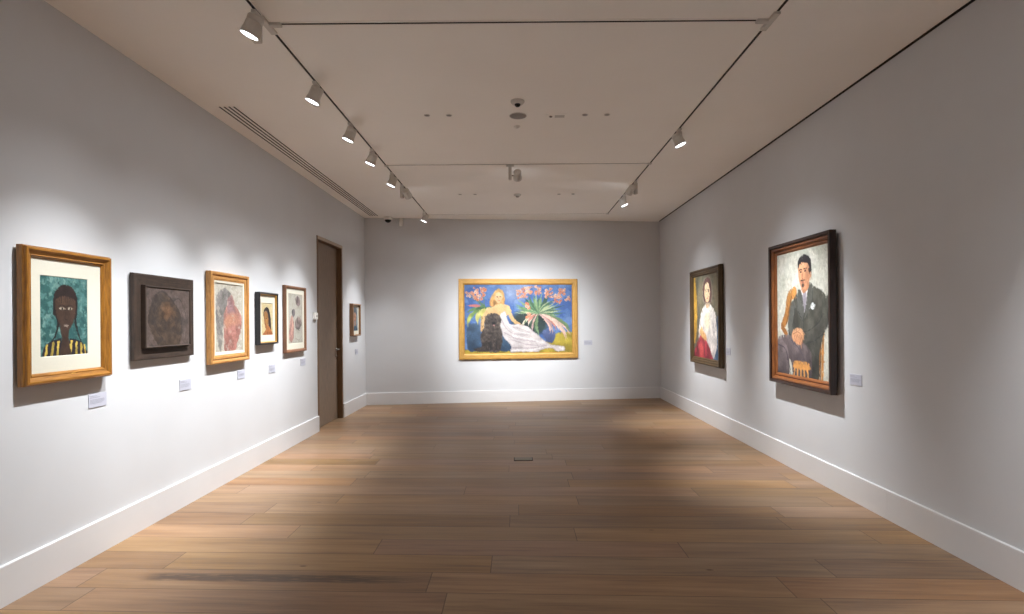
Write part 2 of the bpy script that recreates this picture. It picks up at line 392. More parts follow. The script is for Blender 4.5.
    def build(s, name, parent, cx, cz, depth, label=None):
        """flat canvas facing local -y, centred at (cx, cz), standing `depth` off the wall"""
        g_ = s.col.mean(-1, keepdims=True); s.col = (g_+(s.col-g_)*s.sat)*s.k
        col = np.clip(s.col, 0, 255)/255; lin = np.where(col <= .04045, col/12.92, ((col+.055)/1.055)**2.4)
        n0, n1 = s.nx+1, s.ny+1
        X = cx+(s.U-.5)*s.w; Z = cz+(.5-s.V)*s.h; Y = np.full(X.shape, -depth)
        vs = np.stack([X, Y, Z], -1).reshape(-1, 3).tolist(); N = len(vs)
        fs = [(j*n0+i, (j+1)*n0+i, (j+1)*n0+i+1, j*n0+i+1) for j in range(s.ny) for i in range(s.nx)]
        # canvas thickness: a skirt back to the stretcher
        cs = [0, s.nx, (s.ny)*n0+s.nx, s.ny*n0]; bk = [(vs[i][0], -depth+.012, vs[i][2]) for i in cs]; vs += bk
        top = list(range(0, n0)); right = [j*n0+s.nx for j in range(n1)]; bot = [s.ny*n0+i for i in range(n0)][::-1]; left = [j*n0 for j in range(n1)][::-1]
        fs += [tuple(top+[N+1, N]), tuple(right+[N+2, N+1]), tuple(bot+[N+3, N+2]), tuple(left+[N, N+3]), (N, N+1, N+2, N+3)]
        me = bpy.data.meshes.new(name); me.from_pydata(vs, [], fs); me.materials.append(M['paint'])
        at = me.color_attributes.new('paint', 'FLOAT_COLOR', 'POINT')
        data = np.ones((len(vs), 4), np.float32); data[:N, :3] = lin.reshape(-1, 3); data[N:, :3] = .4
        at.data.foreach_set('color', data.ravel())
        o = bpy.data.objects.new(name, me); C.objects.link(o); o.parent = parent
        if label: o['label'] = label
        return o

# ------------------------------------------------------------------ frames
def frame_mesh(W, Hh, prof, cx=0., cz=0., rail_mats=True):
    """prof: (inset from the outer edge, stand-off from wall); mitred corners. Local x right, z up, faces -y."""
    bm = bmesh.new(); rings = []
    prof = list(prof)
    bk = prof[0][1]
    ring = prof+[(prof[-1][0], bk)] if prof[-1][1] > bk else prof
    for i, d in ring:
        a, b = W/2-i, Hh/2-i
        rings.append([bm.verts.new((cx+sx*a, -d, cz+sz*b)) for sx, sz in ((-1, -1), (1, -1), (1, 1), (-1, 1))])
    n = len(rings)
    for k in range(n):
        r0, r1 = rings[k], rings[(k+1) % n]
        for j in range(4):
            f = bm.faces.new((r0[j], r0[(j+1) % 4], r1[(j+1) % 4], r1[j])); f.material_index = 0 if j % 2 == 0 else 1
    return bm
def sheet(W, Hh, cx, cz, d, t=.004):
    bm = bmesh.new(); box(bm, (cx-W/2, -d, cz-Hh/2), (cx+W/2, -d+t, cz+Hh/2)); return bm
def mount(W, Hh, w_, h_, ox, oz, d, cx=0, cz=0):
    """mount board with a bevelled window"""
    bm = bmesh.new()
    o = [(cx-W/2, cz-Hh/2), (cx+W/2, cz-Hh/2), (cx+W/2, cz+Hh/2), (cx-W/2, cz+Hh/2)]
    i1 = [(ox-w_/2, oz-h_/2), (ox+w_/2, oz-h_/2), (ox+w_/2, oz+h_/2), (ox-w_/2, oz+h_/2)]
    s = .003; i2 = [(x+(s if k in (0, 3) else -s), z+(s if k < 2 else -s)) for k, (x, z) in enumerate(i1)]
    A = [bm.verts.new((x, -d, z)) for x, z in o]; B = [bm.verts.new((x, -d, z)) for x, z in i1]; D = [bm.verts.new((x, -d+.003, z)) for x, z in i2]
    E = [bm.verts.new((x, -d+.004, z)) for x, z in o]
    for j in range(4):
        k = (j+1) % 4
        bm.faces.new((A[j], A[k], B[k], B[j])); bm.faces.new((B[j], B[k], D[k], D[j])); bm.faces.new((A[j], E[j], E[k], A[k])); bm.faces.new((D[j], D[k], E[k], E[j]))
    return bm
def on_left(name, label, cat, y0, y1, z0, z1):
    t = thing(name, label, cat, (XL, (y0+y1)/2, z0), (0, 0, R(90))); return t, y1-y0, z1-z0
def on_right(name, label, cat, y0, y1, z0, z1):
    t = thing(name, label, cat, (XR, (y0+y1)/2, z0), (0, 0, R(-90))); return t, y1-y0, z1-z0

BLK = (34, 30, 30)
# --- 1 teal print in gold-brown frame
t, W, Hh = on_left('framed_print', 'teal print of a dark-haired figure in yellow and black stripes, in golden-brown frame', 'picture', 3.225, 3.92, 1.236, 2.078)
g1 = woodpair('golden brown frame wood', (112, 70, 22), (166, 112, 42), rough=.32, scale=7)
obj('frame', frame_mesh(W, Hh, [(0, .016), (0, .05), (.003, .054), (.007, .054), (.007, .064), (.011, .07), (.024, .071), (.031, .064), (.05, .05), (.056, .052), (.06, .048), (.07, .036), (.07, .030)], 0, Hh/2), g1, t)
bm = bmesh.new(); lathe(bm, [(.006, 0), (.022, .0), (.022, .003), (.016, .005)], 16, Matrix.Translation((.02, -.047, .047)) @ Matrix.Rotation(R(90), 4, 'X') @ Matrix.Diagonal((1, .38, 1, 1)))
p = obj('name_plate', bm, M['gilt'], t); p['label'] = 'small oval brass plate on the lower rail'
obj('mount', mount(W-.14, Hh-.14, .375, .507, -.02, .42, .033, 0, Hh/2), M['cream'], t)
A = Art(.371, .503, 110, 1, (84, 138, 132))
A.blotch((40, 96, 92), (9, 12), .45, .8); A.blotch((150, 190, 176), (14, 18), .6, .6); A.blotch((30, 80, 80), (22, 26), .55, .5); A.blotch((44, 96, 96), (3, 3), .5, .5)
skin = (78, 56, 44)
A.poly([(.06, 1.02), (.08, .88), (.2, .82), (.38, .78), (.42, .8), (.4, 1.02)], (40, 36, 46)); A.poly([(.6, .8), (.72, .8), (.9, .86), (.98, 1.02), (.6, 1.02)], (40, 36, 46))
for u0, u1, wd in ((.36, .34, .05), (.26, .22, .05), (.13, .1, .045), (.64, .61, .05), (.75, .74, .05), (.85, .86, .045), (.93, .95, .04)):
    A.line([(u0, .80+abs(u0-.5)*.17), (u1, 1.0)], wd, wd, (212, 180, 70), var=.25)
A.poly([(.42, .62), (.58, .62), (.58, .78), (.63, 1.02), (.4, 1.02), (.43, .8)], skin, (66, 46, 36), var=.15)
A.line([(.33, .48), (.36, .6), (.3, .74), (.2, .84)], .06, .015, BLK); A.line([(.72, .48), (.74, .62), (.8, .75), (.86, .84)], .055, .015, BLK)
A.poly([(.27, .28), (.33, .16), (.5, .09), (.68, .14), (.77, .27), (.77, .42), (.72, .5), (.3, .5), (.26, .4)], (50, 36, 32), (38, 30, 30), var=.2)
A.poly([(.31, .3), (.4, .25), (.6, .25), (.72, .3), (.73, .42), (.68, .58), (.57, .68), (.47, .68), (.37, .58), (.31, .43)], (96, 68, 50), (64, 46, 38), var=.18, f=(9, 9))
for k in range(9): A.line([(.34+k*.045, .2), (.35+k*.043, .33)], .012, .004, (42, 32, 30))
for uu in (.44, .61):
    A.ell(uu, .4, .05, .017, (196, 184, 160)); A.ell(uu+.005, .402, .02, .016, (30, 24, 24)); A.line([(uu-.07, .375), (uu, .355), (uu+.06, .375)], .012, .01, (36, 28, 28))
A.line([(.52, .4), (.5, .53), (.55, .55)], .01, .014, (48, 34, 30)); A.ell(.52, .615, .055, .014, (178, 158, 142)); A.line([(.46, .615), (.52, .608), (.59, .615)], .008, .008, (60, 36, 34))
A.dabs(260, .03, .012, .14); A.warp(.008, 26); A.grain(.06); A.build('print', t, -.02, .42, .0295)

# --- 2 brown head panel in a dark flat frame with raised middle
t, W, Hh = on_left('framed_drawing', 'dusky study of a bowed head raised on a wide flat dark brown frame', 'picture', 4.176, 4.95, 1.322, 1.996)
g2 = woodpair('dark brown frame wood', (42, 31, 24), (66, 50, 39), rough=.6, scale=6, spots=.3)
obj('frame', frame_mesh(W, Hh, [(0, .012), (0, .036), (.004, .041), (.014, .042), (.085, .036), (.088, .032), (.091, .066), (.094, .07), (.099, .071), (.106, .060)], 0, Hh/2), g2, t)
A = Art(W-.212, Hh-.212, 110, 2, (124, 104, 95), .68, .92)
A.blotch((142, 122, 112), (10, 8), .5, .6); A.blotch((98, 80, 72), (16, 12), .55, .4)
A.poly([(.04, .62), (.06, .38), (.18, .14), (.36, .06), (.56, .16), (.75, .38), (.82, .62), (.78, .9), (.7, 1.02), (.36, 1.02), (.2, .92)], (104, 86, 74), (96, 76, 62), var=.25)
A.poly([(.3, .3), (.45, .2), (.62, .34), (.66, .52), (.56, .66), (.4, .6), (.28, .46)], (130, 98, 72), (108, 82, 64), var=.3, soft=.16)
A.poly([(.44, .32), (.56, .36), (.6, .5), (.5, .52), (.42, .44)], (160, 112, 76), soft=.14, op=.6)
for pts in ([(.2, .3), (.14, .5), (.2, .7), (.34, .86), (.42, .96)], [(.18, .14), (.32, .04), (.5, .12), (.68, .3), (.8, .56), (.8, .8)], [(.05, .6), (.1, .36), (.22, .14)], [(.26, .4), (.18, .56), (.26, .72), (.4, .78)], [(.6, .2), (.74, .16), (.86, .3), (.92, .5)], [(.3, .62), (.38, .56), (.44, .64), (.38, .74)], [(.7, .38), (.66, .58), (.72, .8)]):
    A.line(pts, .022, .012, (66, 56, 54), op=.75, soft=.02)
A.blotch((72, 64, 62), (7, 9), .6, .5); A.dabs(300, .05, .014, .14); A.warp(.012, 20); A.grain(.08); A.build('panel', t, 0, Hh/2, .062)

# --- 3 red figure drawing in honey oak frame
t, W, Hh = on_left('framed_drawing', 'sketch of a red-pink figure with grey hair in broad honey oak frame', 'picture', 5.2, 5.942, 1.212, 2.106)
g3 = woodpair('honey oak frame', (158, 106, 50), (200, 148, 84), rough=.5, scale=8, spots=.15)
obj('frame', frame_mesh(W, Hh, [(0, .01), (0, .055), (.003, .06), (.01, .063), (.024, .061), (.032, .055), (.036, .044), (.042, .044), (.046, .052), (.066, .05), (.084, .042)], 0, Hh/2), g3, t)
obj('liner', frame_mesh(W-.166, Hh-.166, [(0, .03), (0, .045), (.022, .041), (.027, .030)], 0, Hh/2), [M['cream'], M['cream']], t)
A = Art(W-.222, Hh-.222, 96, 3, (204, 196, 178))
A.blotch((188, 180, 160), (7, 9), .5, .6); A.blotch((216, 208, 192), (12, 16), .6, .6)
A.poly([(.02, .3), (.12, .14), (.34, .06), (.56, .12), (.66, .3), (.52, .46), (.3, .56), (.26, .8), (.2, 1.0), (.1, .9), (.04, .6)], (142, 136, 130), (164, 157, 146), var=.2)
for k in range(9): A.line([(.12+k*.05, .14+abs(k-4)*.01), (.07+k*.035, .4), (.08+k*.02, .75)], .018, .01, (92, 86, 84), op=.5)
A.poly([(.3, .48), (.42, .3), (.5, .18), (.64, .17), (.74, .3), (.84, .36), (.98, .48), (.99, .62), (.9, .76), (.8, .9), (.7, .99), (.34, .99), (.32, .8), (.3, .62)], (188, 130, 116), (184, 118, 104), var=.16)
A.poly([(.44, .26), (.58, .18), (.72, .34), (.76, .42), (.6, .48), (.46, .44)], (160, 120, 120), soft=.06, var=.1)
A.poly([(.34, .52), (.6, .42), (.86, .46), (.9, .58), (.6, .6), (.38, .66)], (214, 146, 112), soft=.08, op=.85)
for pts in ([(.36, .98), (.44, .84), (.42, .66)], [(.6, .97), (.7, .8), (.9, .66)], [(.5, .62), (.66, .7), (.86, .66)], [(.4, .74), (.56, .8), (.7, .76)], [(.74, .4), (.84, .5), (.8, .6)], [(.54, .2), (.66, .3), (.74, .42)], [(.5, .86), (.52, .97)]):
    A.line(pts, .018, .01, (158, 84, 76), op=.6)
A.blotch((206, 192, 174), (9, 14), .66, .55, soft=.08); A.blotch((166, 104, 92), (8, 14), .68, .35, mask=np.clip((A.U-.36)*8, 0, 1)*np.clip((A.V-.35)*8, 0, 1)); A.dabs(350, .06, .014, .13); A.warp(.014, 18); A.grain(.06); A.build('drawing', t, 0, Hh/2, .033)

# --- 4 small portrait in a black box frame
t, W, Hh = on_left('framed_portrait', 'small yellow portrait of a black-haired head in a black box frame', 'picture', 6.18, 6.66, 1.357, 1.958)
g4 = woodpair('black lacquered frame', (20, 19, 21), (32, 31, 34), rough=.35, scale=6)
obj('frame', frame_mesh(W, Hh, [(0, .008), (0, .06), (.003, .062), (.016, .062), (.019, .057), (.02, .028)], 0, Hh/2), g4, t)
obj('fillet', frame_mesh(W-.04, Hh-.04, [(0, .03), (0, .052), (.008, .05), (.014, .030)], 0, Hh/2), [M['gilt'], M['gilt']], t)
px, pz = 6.425-(6.18+6.66)/2, 1.65-1.357
obj('mount', mount(W-.066, Hh-.066, .296, .375, px, pz, .033, 0, Hh/2), M['cream'], t)
A = Art(.292, .371, 84, 4, (226, 202, 142))
A.blotch((238, 218, 168), (6, 7), .5, .6); A.blotch((206, 178, 110), (9, 11), .62, .5)
A.poly([(.18, .42), (.24, .22), (.44, .12), (.66, .18), (.8, .4), (.86, .66), (.84, .9), (.66, .8), (.56, .5), (.3, .4)], (46, 42, 44), (66, 48, 44), var=.2)
A.poly([(.22, .42), (.26, .28), (.42, .24), (.56, .36), (.62, .54), (.56, .72), (.46, .8), (.34, .76), (.26, .6)], (186, 126, 62), (160, 98, 52), var=.15)
A.poly([(.5, .66), (.66, .72), (.84, .84), (.96, 1.0), (.14, 1.0), (.3, .88), (.42, .8)], (196, 126, 66), (176, 96, 46), var=.15)
A.poly([(.4, .44), (.5, .5), (.5, .66), (.4, .68)], (214, 158, 70), soft=.08, op=.7)
for uu, vv in ((.3, .47), (.45, .47)): A.ell(uu, vv, .04, .014, (44, 32, 30))
A.line([(.36, .46), (.33, .57), (.37, .59)], .014, .014, (120, 70, 42)); A.ell(.37, .665, .05, .014, (150, 66, 50))
A.line([(.34, .26), (.5, .26), (.62, .44)], .02, .014, (130, 140, 150), op=.6)
A.dabs(160, .04, .012, .1); A.warp(.01, 18); A.grain(.05); A.build('portrait', t, px, pz, .0295)

# --- 5 pale sketch sheet in a brown frame
t, W, Hh = on_left('framed_sketch', 'pale sheet of grey and pink figure studies in chestnut frame beside the door', 'picture', 6.915, 7.59, 1.222, 2.084)
g5 = woodpair('chestnut frame', (104, 68, 46), (140, 98, 70), rough=.45, scale=7)
obj('frame', frame_mesh(W, Hh, [(0, .004), (0, .04), (.004, .046), (.022, .046), (.028, .04), (.034, .038), (.04, .026)], 0, Hh/2), g5, t)
px, pz = (7.037+7.50)/2-(6.915+7.59)/2, 1.66-1.222
obj('mount', mount(W-.08, Hh-.08, .467, .65, px, pz, .026, 0, Hh/2), M['cream'], t)
A = Art(.463, .646, 84, 5, (196, 190, 174))
A.blotch((180, 174, 156), (6, 8), .5, .6); A.blotch((208, 200, 186), (9, 12), .6, .5)
A.poly([(.5, .1), (.62, .04), (.78, .06), (.84, .16), (.76, .24), (.6, .22)], (150, 130, 126), (128, 108, 104), var=.3)
A.poly([(.24, .36), (.36, .3), (.46, .34), (.44, .44), (.32, .46)], (116, 104, 106), var=.3)
A.poly([(.08, .62), (.16, .48), (.28, .44), (.36, .54), (.38, .72), (.34, .9), (.2, .98), (.06, .92), (.06, .76)], (206, 156, 138), (196, 140, 126), var=.2)
A.poly([(.5, .54), (.66, .46), (.86, .5), (.94, .6), (.82, .7), (.62, .72), (.48, .66)], (148, 128, 120), (120, 108, 104), var=.3)
for pts in ([(.46, .9), (.6, .76), (.84, .74)], [(.3, .92), (.36, .7), (.28, .48)], [(.54, .56), (.7, .6), (.86, .52)], [(.56, .12), (.68, .16), (.78, .1)], [(.14, .9), (.2, .7), (.2, .52)], [(.5, .9), (.74, .94), (.94, .86)]):
    A.line(pts, .016, .01, (112, 92, 88), op=.6)
A.dabs(200, .05, .012, .1); A.warp(.014, 18); A.grain(.05); A.build('sketch', t, px, pz, .0225)

# --- 6 small portrait beyond the door
t, W, Hh = on_left('framed_portrait', 'small blue and orange portrait in a brown frame beyond the door', 'picture', 9.68, 10.15, 1.363, 1.94)
g6 = woodpair('light brown frame', (126, 92, 62), (160, 122, 88), rough=.45, scale=7)
obj('frame', frame_mesh(W, Hh, [(0, .004), (0, .066), (.004, .07), (.022, .07), (.026, .06), (.028, .03)], 0, Hh/2), g6, t)
obj('mount', mount(W-.056, Hh-.056, .32, .43, 0, Hh/2+.018, .033, 0, Hh/2), M['cream'], t)
A = Art(.316, .426, 60, 6, (148, 156, 158))
A.blotch((120, 130, 138), (5, 7), .5, .7); A.poly([(.24, .1), (.5, .02), (.76, .1), (.84, .34), (.6, .3), (.36, .3)], (90, 98, 106), var=.2)
A.poly([(.3, .3), (.5, .22), (.7, .32), (.68, .5), (.58, .64), (.42, .64), (.3, .5)], (206, 150, 112), (186, 118, 86), var=.15)
A.poly([(.42, .6), (.58, .6), (.64, .76), (.9, .84), (.98, 1.02), (.02, 1.02), (.1, .84), (.36, .76)], (96, 124, 146), (70, 92, 110), var=.25); A.poly([(.44, .6), (.56, .6), (.6, .78), (.4, .78)], (196, 132, 96))
for uu in (.42, .58): A.ell(uu, .42, .04, .014, (60, 46, 44))
A.line([(.5, .42), (.48, .51)], .014, .02, (150, 92, 70)); A.ell(.5, .565, .06, .012, (150, 70, 60))
A.dabs(120, .05, .02, .14); A.grain(.05); A.build('portrait', t, 0, Hh/2+.018, .0295)

# --- 7 man in a dark suit, right wall
t, W, Hh = on_right('framed_painting', 'large portrait of a seated man in dark suit, in dark wood frame', 'painting', 5.027, 6.255, .903, 2.419)
g7 = woodpair('dark stained frame', (36, 20, 15), (58, 34, 24), rough=.4, scale=6)
g7b = woodpair('orange brown inner moulding', (98, 54, 26), (146, 88, 44), rough=.38, scale=6)
obj('frame', frame_mesh(W, Hh, [(0, .032), (0, .09), (.004, .094), (.03, .094), (.034, .09), (.036, .07)], 0, Hh/2), g7, t)
bm = bmesh.new()
for sx in (-1, 1):
    a, b = sorted((sx*(W/2-.06), sx*(W/2-.1))); box(bm, (a, -.034, .06), (b, -.002, Hh-.06))
box(bm, (-W/2+.1, -.034, Hh-.1), (W/2-.1, -.002, Hh-.06)); obj('stretcher_bars', bm, M['backing'], t)
p = obj('inner_frame', frame_mesh(W-.072, Hh-.072, [(0, .034), (0, .074), (.006, .078), (.022, .076), (.034, .062), (.036, .052), (.044, .052), (.05, .058), (.062, .054), (.074, .044)], 0, Hh/2), g7b, t)
p['label'] = 'warm orange-brown stepped moulding'
A = Art(W-.216, Hh-.216, 180, 7, (196, 194, 180), .95, .95)
A.blotch((180, 180, 164), (6, 8), .45, .7); A.blotch((210, 206, 194), (9, 12), .55, .7); A.blotch((188, 182, 166), (20, 24), .6, .5)
ch = (178, 122, 62)
A.line([(.36, .33), (.27, .37), (.22, .5), (.13, .6)], .12, .10, ch, (156, 102, 50), var=.2); A.line([(.31, .36), (.25, .5), (.2, .58)], .02, .02, (120, 78, 40)); A.line([(.11, .61), (.2, .67)], .07, .06, (152, 98, 50))
A.line([(.86, .5), (.84, .7), (.8, 1.02)], .07, .06, (160, 104, 50), var=.2); A.line([(.93, .5), (.9, .72), (.88, 1.02)], .04, .036, (176, 120, 62), var=.2); A.line([(.88, .5), (.85, 1.02)], .012, .012, (92, 60, 34))
suit, suit2 = (80, 78, 68), (58, 57, 52)
A.poly([(.24, .66), (.3, .48), (.36, .38), (.46, .33), (.55, .31), (.66, .28), (.8, .31), (.93, .36), (.99, .44), (.97, .56), (.9, .68), (.84, .8), (.8, 1.02), (.56, 1.02), (.4, .76), (.26, .72)], suit, suit2, var=.22)
A.poly([(.0, .74), (.1, .68), (.3, .68), (.5, .72), (.66, .78), (.7, .86), (.66, 1.02), (.36, 1.02), (.3, .9), (.24, .88), (.24, 1.02), (.02, 1.02)], (112, 98, 98), (84, 74, 76), var=.2)
A.poly([(.0, .76), (.08, .72), (.22, .78), (.26, .92), (.22, 1.02), (.0, 1.02)], (120, 106, 106), (90, 80, 82), var=.2); A.line([(.02, .76), (.18, .8), (.28, .96)], .014, .01, (68, 60, 68)); A.line([(.3, .72), (.46, .78), (.58, .88)], .012, .008, (78, 70, 78))
A.poly([(.34, .91), (.38, .88), (.62, .88), (.66, .91), (.64, .94), (.36, .94)], (214, 148, 78))
for k in range(5): A.line([(.37+k*.06, .93), (.35+k*.072, 1.02)], .03, .03, (214, 150, 80))
A.poly([(.52, .3), (.64, .29), (.62, .38), (.56, .5), (.51, .4)], (214, 208, 204)); A.poly([(.55, .33), (.6, .33), (.6, .43), (.56, .5), (.53, .43)], (142, 134, 142))
A.poly([(.47, .31), (.53, .36), (.56, .5), (.52, .56), (.42, .46), (.42, .36)], (80, 80, 74), var=.1); A.poly([(.66, .27), (.74, .31), (.7, .42), (.58, .54), (.6, .42)], (84, 84, 76), var=.1)
A.line([(.42, .38), (.44, .47), (.53, .56)], .008, .006, (46, 46, 46)); A.line([(.73, .33), (.7, .43), (.58, .55)], .008, .006, (46, 46, 46))
A.line([(.56, .5), (.55, .6), (.58, .72)], .008, .008, (44, 44, 44)); A.poly([(.68, .45), (.72, .42), (.77, .44), (.73, .475)], (216, 220, 216))
A.line([(.95, .42), (.94, .56), (.78, .64), (.56, .7)], .13, .085, (80, 80, 70), (66, 64, 58), var=.2, soft=.02); A.line([(.87, .46), (.86, .55), (.7, .62), (.52, .66)], .01, .008, (48, 48, 48)); A.line([(.98, .5), (.95, .62), (.78, .7), (.58, .74)], .01, .008, (50, 50, 50))
A.line([(.34, .44), (.28, .6), (.36, .68)], .11, .08, (80, 80, 74), var=.2, soft=.02); A.line([(.38, .46), (.36, .56), (.4, .64)], .01, .008, (48, 48, 48))
A.poly([(.32, .66), (.38, .62), (.5, .62), (.56, .66), (.54, .71), (.48, .75), (.38, .73), (.32, .7)], (206, 152, 110), (180, 124, 88), var=.14)
for k in range(5): A.line([(.36+k*.034, .67), (.4+k*.034, .735)], .008, .006, (130, 84, 60))
A.line([(.34, .665), (.44, .65), (.54, .68)], .008, .006, (136, 90, 64))
A.poly([(.52, .24), (.62, .22), (.66, .29), (.58, .34), (.53, .33)], (176, 120, 84))
A.poly([(.45, .13), (.5, .095), (.6, .09), (.67, .14), (.685, .2), (.66, .26), (.6, .31), (.53, .31), (.48, .26), (.455, .19)], (214, 156, 114), (186, 128, 92), var=.1)
A.poly([(.6, .14), (.67, .15), (.68, .22), (.63, .27), (.6, .22)], (176, 120, 88), soft=.05, op=.7)
A.poly([(.45, .135), (.45, .09), (.5, .055), (.6, .045), (.68, .08), (.705, .14), (.7, .21), (.675, .2), (.665, .15), (.635, .115), (.58, .108), (.53, .098), (.48, .115), (.465, .14)], (44, 40, 42), (34, 30, 32))
A.ell(.692, .205, .017, .022, (190, 130, 94)); A.line([(.66, .16), (.672, .2)], .016, .01, (60, 46, 42))
for uu, vv in ((.505, .175), (.59, .17)): A.ell(uu, vv, .018, .007, (60, 42, 36)); A.line([(uu-.032, vv-.016), (uu+.028, vv-.018)], .013, .009, (46, 36, 34))
A.line([(.545, .17), (.53, .222), (.555, .228)], .01, .013, (150, 96, 70)); A.line([(.505, .243), (.58, .241)], .014, .01, (62, 44, 38)); A.ell(.54, .256, .026, .006, (164, 92, 76)); A.ell(.545, .282, .022, .016, (66, 50, 44))
A.dabs(900, .03, .012, .13); A.warp(.004, 40); A.grain(.05); A.build('painting', t, 0, Hh/2, .044)

# --- 8 woman in white blouse, right wall far
t, W, Hh = on_right('framed_painting', 'portrait of a woman in white blouse and red skirt in dark bronze frame', 'painting', 7.83, 9.15, .906, 2.399)
g8 = woodpair('dark bronze frame', (62, 46, 26), (98, 76, 46), rough=.4, scale=6, metal=.15)
obj('frame', frame_mesh(W, Hh, [(0, .014), (0, .06), (.006, .062), (.006, .078), (.014, .084), (.03, .084), (.036, .074), (.044, .07), (.05, .076), (.066, .072), (.074, .062), (.08, .06), (.086, .064), (.094, .058), (.106, .044)], 0, Hh/2), g8, t)
A = Art(W-.208, Hh-.208, 130, 8, (98, 88, 70), .92, .95)
A.blotch((84, 86, 74), (6, 8), .45, .7); A.blotch((132, 122, 96), (9, 12), .6, .6); A.poly([(0, 0), (.06, 0), (.13, .3), (.13, .6), (.08, .76), (0, .78)], (206, 160, 60), (190, 142, 50), var=.15)
A.poly([(.2, .1), (.34, .02), (.4, .3), (.3, .5)], (128, 118, 92), soft=.1, op=.7)
A.poly([(.78, .1), (1.02, .05), (1.02, .5), (.86, .4)], (122, 108, 82), soft=.1, op=.8)
A.poly([(.84, .7), (.95, .5), (1.02, .6), (1.02, 1.02), (.78, 1.02)], (72, 92, 124), (60, 84, 110), var=.25)
wb = (222, 214, 204)
A.poly([(.2, .76), (.25, .56), (.33, .44), (.44, .37), (.52, .345), (.66, .345), (.74, .38), (.86, .45), (.92, .6), (.93, .82), (.8, .98), (.6, .96), (.4, .8)], wb, (206, 194, 188), var=.16)
A.poly([(.5, .27), (.64, .27), (.66, .35), (.58, .4), (.5, .36)], (214, 172, 130))
for pts in ([(.36, .42), (.4, .58), (.36, .74)], [(.82, .46), (.8, .64), (.86, .84)], [(.5, .42), (.52, .56), (.46, .7)], [(.66, .42), (.66, .58), (.7, .74)], [(.9, .56), (.84, .7), (.9, .86)], [(.3, .52), (.28, .66), (.3, .76)]):
    A.line(pts, .018, .01, (164, 150, 150), op=.7)
A.poly([(.5, .44), (.64, .46), (.66, .6), (.56, .66), (.46, .6)], (214, 200, 160), soft=.08, op=.7)
A.poly([(0, .94), (.1, .86), (.22, .76), (.36, .72), (.54, .8), (.68, .9), (.74, 1.02), (0, 1.02)], (170, 58, 64), (140, 44, 56), var=.3)
A.poly([(.24, .86), (.34, .8), (.42, .9), (.36, 1.02), (.24, 1.02)], (212, 84, 80), soft=.06, op=.8)
for pts in ([(.1, .98), (.2, .84), (.34, .76)], [(.44, .98), (.46, .86), (.4, .76)], [(.62, 1.0), (.56, .88), (.44, .78)]): A.line(pts, .014, .01, (104, 34, 46), op=.7)
A.poly([(.24, .68), (.34, .62), (.42, .68), (.52, .72), (.54, .78), (.44, .78), (.32, .74)], (222, 178, 120), (204, 150, 92), var=.1)
for k in range(4): A.line([(.38+k*.03, .7), (.42+k*.03, .76)], .007, .006, (150, 96, 64))
A.poly([(.37, .22), (.38, .1), (.5, .03), (.68, .04), (.76, .14), (.77, .27), (.7, .35), (.46, .35), (.39, .3)], (148, 138, 120), soft=.03, op=.7)
A.poly([(.4, .2), (.42, .09), (.53, .04), (.66, .05), (.73, .14), (.74, .26), (.68, .33), (.48, .33), (.42, .28)], (92, 56, 52), (98, 62, 58), var=.15)
A.poly([(.46, .19), (.5, .11), (.6, .1), (.67, .17), (.67, .26), (.6, .33), (.52, .31), (.47, .26)], (240, 212, 170), (222, 184, 142), var=.06)
for uu in (.52, .615): A.ell(uu, .2, .024, .009, (70, 52, 46)); A.line([(uu-.032, .182), (uu+.028, .181)], .01, .007, (86, 60, 52))
A.line([(.57, .2), (.557, .248)], .008, .012, (182, 136, 104)); A.ell(.567, .283, .028, .009, (178, 70, 64))
A.dabs(800, .04, .014, .16); A.warp(.006, 30)
A.grain(.06); A.build('painting', t, 0, Hh/2, .044)

# --- 9 large painting on the end wall
xa, xc = -1.155, 1.22
xm = (xa+xc)/2
t = thing('framed_painting', 'wide gold-framed painting of a reclining woman with dark dog and flowers, end wall', 'painting', (xm+nb.x*.001, yb(xm)+nb.y*.001, .856), (0, 0, SK))
W = (xc-xa)/math.cos(SK); Hh = 2.449-.856
g9 = woodpair('gold leaf frame', (176, 130, 58), (204, 158, 82), rough=.45, scale=5, metal=.2, spots=.12)
obj('frame', frame_mesh(W, Hh, [(0, .004), (0, .055), (.004, .06), (.02, .064), (.085, .062), (.1, .056), (.108, .05), (.12, .034)], 0, Hh/2), g9, t)
A = Art(W-.234, Hh-.234, 330, 9, (88, 124, 184), .86, .88)
rn = random.Random(5)
A.blotch((62, 96, 166), (10, 7), .45, .8); A.blotch((120, 152, 206), (12, 9), .62, .6); A.poly([(.38, .0), (.56, .0), (.54, .2), (.42, .24), (.36, .12)], (160, 172, 200), soft=.1, op=.7)
A.poly([(-.02, .95), (.2, .92), (.5, .95), (.72, .9), (.8, .74), (1.02, .72), (1.02, 1.02), (-.02, 1.02)], (190, 170, 56), (176, 150, 46), var=.2, f=(20, 12))
A.poly([(.02, .62), (.08, .56), (.14, .6), (.15, .9), (.12, .96), (.03, .94)], (70, 96, 124), (48, 72, 100), var=.2)
A.poly([(.33, .78), (.42, .74), (.46, .86), (.44, .96), (.32, .96)], (66, 98, 128), (46, 74, 104), var=.2)
A.poly([(.46, .44), (.6, .34), (.74, .4), (.76, .64), (.66, .72), (.54, .62), (.44, .56)], (52, 72, 66), (44, 60, 60), var=.3, soft=.05)
A.poly([(.72, .7), (.78, .66), (.84, .72), (.82, .84), (.76, .84)], (88, 104, 152), (70, 84, 130), var=.2)
